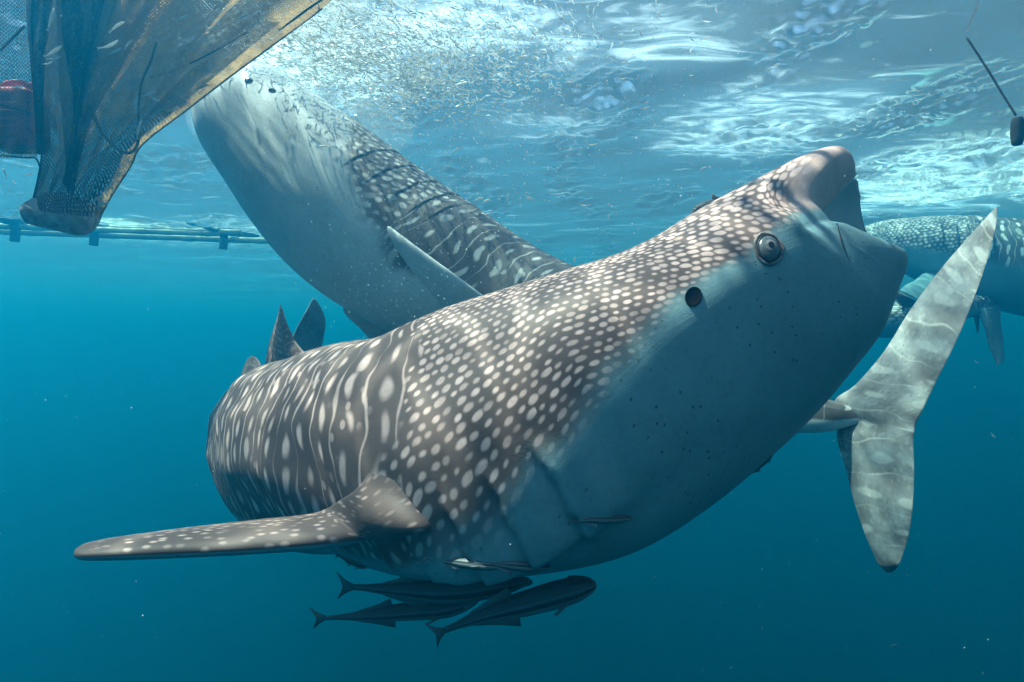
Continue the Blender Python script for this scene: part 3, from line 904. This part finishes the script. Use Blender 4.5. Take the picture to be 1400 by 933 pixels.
# ------------------------------------------------------------------ bait fish
def bait_material():
    M = Mat('bait_fish_silver')
    n = M.noise(M.pos(), 70.0, 2, .5)
    c = M.mix(n.step(.3, .7), (.70, .68, .62), (.92, .91, .86))
    p = M.principled(c, rough=.3, spec=.6)
    t = M.new('ShaderNodeBsdfTranslucent'); mx = M.new('ShaderNodeMixShader'); mx.inputs[0].default_value = .5
    M.nt.links.new(c.o, t.inputs['Color']); M.nt.links.new(p.outputs[0], mx.inputs[1]); M.nt.links.new(t.outputs[0], mx.inputs[2])
    M.nt.links.new(mx.outputs[0], M.out.inputs['Surface'])
    return M.m
M_BAIT = bait_material()
PROF_BAIT = [(0, .2), (.15, .45), (.5, 1.0), (.8, .85), (1, .2)]
def bait(px, py, d, ang, length, bend=0.0, up=(0, -.5, 1), label=None, group='loose bait fish drifting in open water'):
    c = at(px, py, d); a = R(ang)
    t = np.array([math.cos(a), .15*math.sin(a*3), math.sin(a)]); u = np.array([-math.sin(a), 0, math.cos(a)])
    path = [c - t*length/2 + u*bend*length, c - t*length*.15 - u*bend*length*.2, c + t*length*.2 - u*bend*length*.2, c + t*length/2 + u*bend*length*.6]
    v, f = [], []
    fish_mesh(v, f, path, length*.17, length*.10, u + np.array([0, -.3, 0]), PROF_BAIT, tail=.9, m=8, n=9, pect=False)
    o = mesh_obj('bait_fish', np.concatenate(v), f, M_BAIT)
    recentre(o)
    return tag(o, label or 'small silvery dead bait fish drifting in open blue water', 'fish', group)
BAITS = [(655, 272, 3.1, 20, .055), (664, 275, 3.1, 35, .05), (647, 288, 3.1, 22, .055), (668, 292, 3.0, 200, .05), (726, 271, 3.2, 150, .04), (694, 270, 3.1, 75, .045),
  (962, 230, 2.6, 20, .035), (883, 148, 3.0, 14, .05), (800, 281, 3.2, 178, .05), (723, 272, 3.2, 150, .04), (620, 155, 3.3, 20, .04), (786, 355, 2.8, 80, .03),
  (444, 200, 3.3, 176, .075), (1358, 596, 2.2, -50, .025), (1222, 882, 1.9, 10, .022), (1042, 858, 2.0, -70, .014), (833, 280, 3.2, 165, .03), (832, 297, 2.8, 70, .022),
  (1335, 495, 2.3, -30, .016), (1062, 88, 3.6, 20, .05), 
  (810, 198, 3.3, 6, .06), (1062, 295, 3.0, 10, .03), (7, 237, 2.6, 108, .045), (40, 238, 2.6, 14, .035), (20, 250, 2.7, 140, .03), (190, 212, 2.9, 0, .015),
  (560, 300, 3.1, 30, .03), (600, 262, 3.1, -20, .035), (590, 330, 3.0, 5, .02), (470, 130, 3.5, 30, .05),
  (505, 225, 3.4, 10, .04), (430, 170, 3.6, 80, .04), (540, 140, 3.5, 14, .06), (625, 205, 3.2, 25, .05), (545, 110, 3.6, 60, .05), (690, 240, 3.1, 0, .03)]
for i, (x, y, d, a, l) in enumerate(BAITS):
    if x > 1300 or y > 800: lb = 'tiny white scrap of bait in open water beyond the pale tail fin'
    elif x < 100: lb = 'thin white bait fish drifting below the net pocket'
    elif x < 250: lb = 'pale speck of bait drifting between net and grey shark'
    elif 640 < x < 740 and y > 235: lb = 'slim white bait fish just above the grey shark back'
    elif x < 460: lb = 'slim bait fish passing the pale throat of the grey shark'
    elif x < 640: lb = 'small silvery bait fish among bubbles over the grey shark gills'
    elif x > 900: lb = 'white bait fish drifting near the open-mouthed shark snout'
    else: lb = 'white bait fish drifting in clear water between the two sharks'
    bait(x, y, d, a, l, bend=random.uniform(-.12, .14), label=lb, group=lb)

def bait_school():
    g = np.random.default_rng(5); v, f = [], []; base = 0
    n = 5200
    cx = np.concatenate([g.normal(-1.15, .42, n//2), g.normal(-.75, .62, n - n//2)])
    cy_ = np.concatenate([g.normal(4.05, .35, n//2), g.normal(3.85, .45, n - n//2)])
    zz_ = wave_field(cx, cy_)
    for i in range(n):
        z = zz_[i] - abs(g.normal(.05, .05)) - .02
        L = g.uniform(.03, .07); th = g.normal(.9, .6); el = g.normal(0, .35)
        t = np.array([math.cos(th)*math.cos(el), math.sin(th)*math.cos(el), math.sin(el)])
        s_ = nrm(np.cross(t, [0, 0, 1.0])[None])[0]; u = np.cross(s_, t); c = np.array([cx[i], cy_[i], z])
        h = L*.09; b = s_*L*g.normal(0, .12)
        pts = [c - t*L*.5 + b, c + u*h - b*.3, c + s_*h*.7 - b*.3, c - u*h - b*.3, c - s_*h*.7 - b*.3, c + t*L*.5 + b,
               c - t*L*.62 + u*h + b, c - t*L*.62 - u*h + b]
        v += pts
        for a_, b_ in ((1, 2), (2, 3), (3, 4), (4, 1)):
            f.append([base, base + b_, base + a_]); f.append([base + 5, base + a_, base + b_])
        f.append([base, base + 6, base + 7]); base += 8
    o = mesh_obj('bait_fish_school', np.array(v), f, M_BAIT, smooth=False)
    recentre(o)
    return tag(o, 'dense silvery school of bait fish crowding under the surface beside the net', 'fish', kind='stuff')
bait_school()

# ------------------------------------------------------------------ net with its floats and weight
NS = 1.15
def atn(px, py, d): return at(px, py, d*NS)
def net_material(name, spacing=.0165*NS, cover=.40, base=(.045, .036, .024), dirt=(.42, .27, .12), amount=.6):
    M = Mat(name)
    u, v, dt = M.attr('nu'), M.attr('nv'), M.attr('dirt')
    a = u/spacing + v/spacing; b = u/spacing - v/spacing
    fa = (a - a.floor() - .5).abs(); fb = (b - b.floor() - .5).abs()
    th = fa.max(fb).step(.5 - cover*.5 - .05, .5 - cover*.5 + .05)
    p = M.pos()
    n1 = M.noise(p, 9.0, 5, .65); n2 = M.noise(p, 45.0, 4, .7)
    dd = (dt*amount + n1*.7 + n2*.45).step(.66, 1.02)
    al = th.max(dd * n2.step(.40, .62) * .92)
    c = M.mix(dd, base, dirt)
    c = M.mix(n2.step(.58, .72)*dd, c, (.60, .43, .26))
    n0 = M.new('ShaderNodeBsdfDiffuse'); tl = M.new('ShaderNodeBsdfTranslucent'); n = M.new('ShaderNodeMixShader')
    tr = M.new('ShaderNodeBsdfTransparent'); mx = M.new('ShaderNodeMixShader')
    M.nt.links.new(c.o, n0.inputs['Color']); M.nt.links.new(c.o, tl.inputs['Color'])
    M.nt.links.new(n0.outputs[0], n.inputs[1]); M.nt.links.new(tl.outputs[0], n.inputs[2])
    M.nt.links.new(al.o, mx.inputs[0]); M.nt.links.new(tr.outputs[0], mx.inputs[1]); M.nt.links.new(n.outputs[0], mx.inputs[2])
    M.nt.links.new(mx.outputs[0], M.out.inputs['Surface'])
    return M.m
M_NET = net_material('net_mesh')
M_NET_THIN = net_material('net_mesh_thin', cover=.20, amount=.3)
M_NET_DENSE = net_material('net_mesh_dense', cover=.66, amount=.75)
def net_sheet(name, left, right, d0, bulge, folds, mat, parent, nu=90, nv=110, seed=1, converge=0.0, dirt_top=.6):
    g = np.random.default_rng(seed)
    Lp, Rp = spline(np.array(left, float), nv), spline(np.array(right, float), nv)
    u = np.linspace(0, 1, nu); ph = g.uniform(0, 6.28, 8); fq = g.uniform(2.5, 11, 8); am = g.uniform(.3, 1, 8)/np.sqrt(fq)
    V = np.zeros((nv, nu, 3)); dirt = np.zeros((nv, nu))
    for j in range(nv):
        t = j/(nv - 1)
        w = (1 - u)[:, None]*Lp[j] + u[:, None]*Rp[j]
        fo = sum(a*np.sin(6.28*f_*(u*.5 + .12*t) + p_) for a, f_, p_ in zip(am, fq, ph))
        d = d0 + bulge*np.sin(np.pi*u)*(1 - .45*t) + folds*fo*np.sin(np.pi*np.clip(u, .02, .98))**.5
        px = w[:, 0] + 6*np.sin(6.28*2.3*u + ph[0])*folds/.05*np.sin(np.pi*u)
        V[j] = np.stack([atn(a, b, c) for a, b, c in zip(px, w[:, 1], d)])
        dirt[j] = dirt_top*(1 - t)**1.1 + .35*np.exp(-((u - .96)/.06)**2)
    V[..., 2] = np.minimum(V[..., 2], .35)
    du = np.concatenate([np.zeros((nv, 1)), np.cumsum(np.linalg.norm(np.diff(V, axis=1), axis=2), 1)], 1)
    dv = np.concatenate([np.zeros((1, nu)), np.cumsum(np.linalg.norm(np.diff(V, axis=0), axis=2), 0)], 0)
    idx = np.arange(nv*nu).reshape(nv, nu)
    q = np.stack([idx[:-1, :-1], idx[:-1, 1:], idx[1:, 1:], idx[1:, :-1]], -1).reshape(-1, 4)
    return mesh_obj(name, V.reshape(-1, 3), q, mat, parent, True, {'nu': du.ravel(), 'nv': dv[:, :1].repeat(nu, 1).ravel(), 'dirt': dirt.ravel()})

net = empty('fishing_net', atn(120, 20, 2.6), 'dirty brown fishing net hanging in folds from the surface, weighted at its foot', 'net')
NL = [(62, -90), (60, 20), (57, 100), (56, 170), (57, 212), (52, 245), (46, 270), (43, 282), (47, 288)]
NR = [(560, -90), (440, 12), (378, 58), (318, 102), (262, 145), (196, 196), (178, 228), (152, 268), (136, 298)]
net_sheet('net_front', NL, NR, 2.52, -.16, .035, M_NET, net, seed=3, dirt_top=.85)
net_sheet('net_back', NL, NR, 2.62, .20, .045, M_NET, net, seed=4, dirt_top=.85)
net_sheet('net_fold', [(76, -90), (78, 20), (80, 90), (84, 150), (88, 205), (92, 240), (94, 262)],
          [(330, -90), (236, 0), (205, 48), (170, 98), (132, 150), (112, 205), (98, 266)], 2.50, -.10, .05, M_NET_DENSE, net, seed=8, dirt_top=.8)
net_sheet('net_fold', [(40, -90), (36, 20), (40, 70), (44, 120), (50, 170), (54, 210)],
          [(78, -90), (70, 20), (62, 70), (60, 120), (58, 170), (57, 212)], 2.50, -.03, .05, M_NET_DENSE, net, seed=9, nu=40, dirt_top=.2)
net_sheet('net_fold', [(84, -90), (84, 30), (92, 90), (100, 140), (98, 190), (88, 250)],
          [(190, -90), (158, 20), (138, 80), (122, 130), (110, 170), (94, 256)], 2.46, -.05, .05, M_NET_DENSE, net, seed=12, nu=40, dirt_top=.3)
net_sheet('net_pocket', [(-90, -90), (-90, 40), (-90, 110), (-90, 170), (-90, 205), (-90, 216)],
          [(66, -90), (62, 40), (58, 110), (57, 170), (55, 206), (49, 217)], 2.50, -.10, .03, M_NET_THIN, net, seed=5, dirt_top=.1)
net_sheet('net_pocket', [(-90, -90), (-90, 40), (-90, 110), (-90, 170), (-90, 205), (-90, 216)],
          [(66, -90), (62, 40), (58, 110), (57, 170), (55, 206), (49, 217)], 2.62, .22, .03, M_NET_THIN, net, seed=6, dirt_top=.1)
M_ROPE = simple('rope_brown', (.13, .095, .045), .9, .1, .4, 60, .6)
M_ROPED = simple('rope_dark', (.025, .024, .02), .9, .1, .4, 60, .6)
M_ROPEH = simple('hem_cord', (.20, .16, .10), .9, .1, .4, 60, .6)
tube('rope', [atn(126, 150, 2.40), atn(134, 172, 2.39), atn(148, 192, 2.38), atn(164, 206, 2.38), atn(178, 209, 2.40), atn(187, 200, 2.42), atn(190, 185, 2.43)], .0062*NS, M_ROPE, net)
tube('rope', [atn(214, 58, 2.38), atn(206, 84, 2.38), atn(194, 112, 2.38), atn(190, 140, 2.38), atn(189, 172, 2.40)], .0045*NS, M_ROPE, net)
tube('rope', [atn(0, 70, 2.44), atn(18, 52, 2.44), atn(34, 36, 2.46)], .005*NS, M_ROPED, net)
tube('rope', [atn(340, 44, 2.44), atn(290, 72, 2.42), atn(244, 94, 2.42), atn(205, 106, 2.42)], .0028*NS, M_ROPED, net)
tube('hem', [atn(x, y, 2.525) for x, y in NR[1:]], .0048*NS, M_ROPEH, net, n=70)
tube('hem', [atn(x, y, 2.525) for x, y in NL[1:]], .004*NS, M_ROPED, net, n=60)
tube('hem', [atn(452, -8, 2.50), atn(425, 10, 2.49), atn(400, 28, 2.49), atn(380, 40, 2.49)], .0045*NS, M_ROPED, net)
tube('hem', [atn(-60, 214, 2.53), atn(0, 213, 2.52), atn(35, 216, 2.525), atn(49, 217, 2.53), atn(56, 232, 2.53)], .0035*NS, M_ROPED, net)

def rounded_block(fn_shape, n=20, m=36):
    v = []
    for i in range(n + 1):
        a = -math.pi/2 + math.pi*i/n
        for j in range(m):
            t = 2*math.pi*j/m
            v.append(fn_shape(a, t))
    f = []
    for i in range(n):
        for j in range(m): f.append((i*m + j, i*m + (j+1) % m, (i+1)*m + (j+1) % m, (i+1)*m + j))
    return np.array(v), f
def sgp(x, e): return math.copysign(abs(x)**e, x)
# sinker wrapped in the net's foot
g = np.random.default_rng(2); kk = g.normal(0, 1, (5, 3)); pk = g.uniform(0, 6.28, 5)
def sinker_shape(a, t):
    x, y, z = sgp(math.cos(a), .45)*sgp(math.cos(t), .5)*.138, sgp(math.cos(a), .45)*sgp(math.sin(t), .5)*.10, sgp(math.sin(a), .55)*.050
    k = 1 + .045*sum(math.sin(10*(kk[i] @ np.array([x, y, z])) + pk[i]) for i in range(5))
    z = z*(1 - .3*(x/.138)) if z > 0 else z*(1 + .25*(x/.138))
    return np.array([x*k, y*k, z*k])
sv, sf = rounded_block(sinker_shape)
c, s_ = math.cos(R(-10)), math.sin(R(-10))
sv = np.stack([sv[:, 0]*c - sv[:, 2]*s_, sv[:, 1], sv[:, 0]*s_ + sv[:, 2]*c], 1)
sinker = mesh_obj('sinker_stone', sv, sf, simple('sinker_grey', (.34, .33, .32), .9, .1, .45, 30, .7))
sinker.rotation_euler = (R(42), 0, 0)
sinker.scale = (NS, NS, NS)
sinker.location = Vector(atn(87, 291, 2.57))
tag(sinker, 'flat grey stone sinker held in the foot of the net', 'weight')
# red jerrycan in the net's side pocket
can = empty('jerrycan', atn(24, 208, 2.60), 'faded red plastic jerrycan floating inside the net pocket', 'container')
M_RED = simple('faded_red_plastic', (.70, .10, .07), .5, .3, .3, 14, .2)
M_REDD = simple('dark_red_plastic', (.5, .07, .05), .5, .3, .3, 14, .2)
def block(name, c0, sx, sy, sz, e, mat, parent):
    v, f = rounded_block(lambda a, t: np.array([sgp(math.cos(a), e)*sgp(math.cos(t), e)*sx, sgp(math.cos(a), e)*sgp(math.sin(t), e)*sy, sgp(math.sin(a), e)*sz])*NS, 18, 40)
    return mesh_obj(name, v + c0, f, mat, parent)
cc = atn(24, 166, 2.60)
cb = block('body', cc, .105, .075, .135, .28, M_RED, can)
block('side_panel', cc + NS*np.array([0, -.068, -.02]), .070, .012, .080, .3, M_REDD, cb)
for zz in (-.055, -.02, .015): block('rib', cc + NS*np.array([0, -.078, zz]), .055, .007, .007, .5, M_RED, cb)
tube('handle', [cc + NS*np.array([-.07, 0, .12]), cc + NS*np.array([-.06, 0, .165]), cc + NS*np.array([0, 0, .178]), cc + NS*np.array([.04, 0, .165]), cc + NS*np.array([.05, 0, .12])], .013*NS, M_RED, can)
block('cap', cc + NS*np.array([.08, 0, .152]), .022, .022, .022, .6, M_REDD, can)
tube('cord', [cc + NS*np.array([-.12, -.06, .03]), cc + NS*np.array([-.06, -.088, .045]), cc + NS*np.array([.02, -.088, .035]), cc + NS*np.array([.11, -.06, .01])], .004*NS, M_ROPED, can)
# fish caught in the net
for x, y, a, l, dd in ((205, 128, 30, .06, 2.37), (212, 136, -25, .05, 2.37), (190, 176, 70, .075, 2.37), (132, 272, 40, .07, 2.44), (140, 280, 25, .06, 2.44),
                   (160, 36, 40, .07, 2.34), (150, 62, 32, .08, 2.34), (158, 70, 35, .05, 2.34), (176, 60, 50, .05, 2.35), (74, 70, 40, .08, 2.40), (70, 26, 70, .09, 2.42),
                   (68, 86, 30, .05, 2.42), (250, 24, 30, .05, 2.36), (290, 40, 20, .05, 2.38), (235, 150, 28, .06, 2.43), (275, 120, 33, .07, 2.46), (330, 24, 35, .06, 2.40), (75, 80, 15, .05, 2.42)):
    if y > 260: lb = 'pale bait fish caught in the net just above the stone sinker'
    elif x < 80 : lb = 'whitish bait fish caught in the net above the red jerrycan'
    elif x < 180: lb = 'slim pale bait fish stuck to the dark brown net fold'
    elif x < 216: lb = 'pale bait fish snagged in the net beside the thin upright rope'
    elif y < 60: lb = 'small bait fish lodged high in the brown fouled netting'
    else: lb = 'pale bait fish snagged along the sloping hem of the net'
    bait(x, y, dd*NS, a, l*NS, bend=random.uniform(-.15, .15), label=lb, group=lb)

# ------------------------------------------------------------------ bamboo raft far off
raft = empty('bamboo_raft', at(150, 325, 10.2), 'distant bamboo outrigger raft floating at the surface beyond the net', 'raft')
M_BAM = simple('wet_bamboo', (.55, .52, .40), .5, .3, .3, 3, .3)
M_FLOAT = simple('raft_timber', (.06, .06, .055), .8, .2, .4, 6, .3)
def surf(px, y, z): d = (CAM_DEPTH + z)*FPX/(466.5 - y); return at(px, y, d)
def pole(a, b, r):
    n = 60; f = np.linspace(0, 1, n)
    node = np.abs(((f*16) % 1) - .5) < .06
    tube('bamboo_pole', [a + (b - a)*t for t in f], r, M_BAM, raft, m=12, n=n, taper=(f, 1 + .12*node))
pole(surf(-220, 302, -.10), surf(300, 320, -.10), .050)
pole(surf(-220, 309, -.14), surf(374, 330, -.14), .055)
pole(surf(150, 312, -.06), surf(330, 318, -.06), .05)
for x, y in ((20, 306), (128, 312), (305, 318)):
    c0 = surf(x, y, -.05)
    tube('upright', [c0 + np.array([0, 0, .3]), c0 + np.array([0.02, 0, 0]), c0 + np.array([0, 0, -.30])], .07, M_FLOAT, raft)
    tube('cross_beam', [c0 + np.array([-.25, -.8, .1]), c0 + np.array([0, 0, .02]), c0 + np.array([.25, .8, .1])], .06, M_FLOAT, raft)

# ------------------------------------------------------------------ line and sinker at the right
line = empty('mooring_line', at(1390, 180, 3.45), 'thin rope slanting down from the surface to a dark lead weight', 'rope')
tube('rope', [at(1322, 52, 3.7), at(1350, 95, 3.62), at(1370, 128, 3.55), at(1389, 158, 3.48)], .006, M_ROPED, line)
def plumb(a, t): 
    k = .55 + .45*math.cos(a)**.6 if a > 0 else math.cos(a)**.35
    return np.array([math.cos(t)*.034*max(.02, k if abs(a) < 1.56 else 0), math.sin(t)*.034*max(.02, k if abs(a) < 1.56 else 0), math.sin(a)*.085])
pv_, pf_ = rounded_block(plumb, 16, 24)
mesh_obj('weight', pv_ + at(1391, 180, 3.45), pf_, M_FLOAT, line)

# ------------------------------------------------------------------ bubbles and drifting specks
def specks(name, centres, radii, mat, label):
    n = len(centres)
    base = np.array([(1,0,0),(-1,0,0),(0,1,0),(0,-1,0),(0,0,1),(0,0,-1)], float)
    bf = np.array([(0,2,4),(2,1,4),(1,3,4),(3,0,4),(2,0,5),(1,2,5),(3,1,5),(0,3,5)])
    V = (centres[:, None] + base[None]*radii[:, None, None]).reshape(-1, 3)
    F = (bf[None] + (np.arange(n)*6)[:, None, None]).reshape(-1, 3)
    o = mesh_obj(name, V, F, mat); recentre(o)
    return tag(o, label, 'bubbles', kind='stuff')
M_SPECK = Mat('bubble_white')
_t = M_SPECK.new('ShaderNodeBsdfTranslucent'); _d = M_SPECK.new('ShaderNodeBsdfDiffuse'); _a = M_SPECK.new('ShaderNodeMixShader')
for _n in (_t, _d): _n.inputs['Color'].default_value = (.92, .93, .93, 1)
M_SPECK.nt.links.new(_t.outputs[0], _a.inputs[1]); M_SPECK.nt.links.new(_d.outputs[0], _a.inputs[2])
M_SPECK.nt.links.new(_a.outputs[0], M_SPECK.out.inputs['Surface']); M_SPECK = M_SPECK.m
g = np.random.default_rng(11); pts, rad = [], []
def cloud(n, px, py, sx, sy, d0, d1, r0, r1):
    for _ in range(n):
        q = at(g.normal(px, sx), g.normal(py, sy), g.uniform(d0, d1))
        if q[2] > -.03: continue
        pts.append(q); rad.append(math.exp(g.uniform(math.log(r0), math.log(r1))))
cloud(700, 600, 190, 95, 65, 3.2, 4.6, .0016, .0052)
cloud(500, 820, 150, 160, 70, 2.6, 4.6, .0014, .0050)
cloud(260, 580, 250, 60, 50, 2.9, 3.5, .0012, .004)
cloud(2600, 385, 85, 45, 28, 4.0, 4.7, .0012, .005)  # extra dense specks added to whiten the sun glow behind the snout
cloud(350, 420, 150, 60, 50, 3.2, 3.9, .0012, .0045)
cloud(260, 560, 380, 70, 60, 2.4, 2.8, .0012, .0034)
cloud(160, 600, 310, 90, 70, 2.4, 3.0, .0012, .0034)
cloud(220, 1200, 330, 160, 120, 2.6, 5.5, .0014, .0048)
for _ in range(320):
    q = at(g.uniform(0, 1400), g.uniform(0, 933), g.uniform(1.2, 4.0))
    if q[2] < -.05: pts.append(q); rad.append(g.uniform(.0007, .0022))
specks('bubble_cloud', np.array(pts), np.array(rad), M_SPECK, 'fine white bubbles and specks drifting through the water, with extra specks added as sun glow')

# milky volume added as sun glow and bubble haze round the second shark's snout
pv2, pf2 = [], []
for (px, py, d, rx, ry, rz) in ((385, 92, 4.35, .62, .45, .26), (470, 95, 4.45, .55, .45, .22), (335, 96, 4.3, .4, .4, .24)):
    c0 = at(px, py, d); c0[2] = min(c0[2], -.12 - rz)
    v, f = rounded_block(lambda a, t: np.array([math.cos(a)*math.cos(t)*rx, math.cos(a)*math.sin(t)*ry, math.sin(a)*rz]), 14, 28)
    off = sum(len(x) for x in pv2); pv2.append(v + c0); pf2 += [tuple(i + off for i in q) for q in f]
Mv = Mat('bubble_glow_milk')
_s = Mv.new('ShaderNodeVolumeScatter'); _s.inputs['Color'].default_value = (1, 1, 1, 1); _s.inputs['Density'].default_value = .45; _s.inputs['Anisotropy'].default_value = .3
Mv.nt.links.new(_s.outputs[0], Mv.out.inputs['Volume'])
o = mesh_obj('bubble_glow', np.concatenate(pv2), pf2, Mv.m); recentre(o)
tag(o, 'milky added sun glow and bubble haze round the grey shark snout', 'bubbles', kind='stuff')
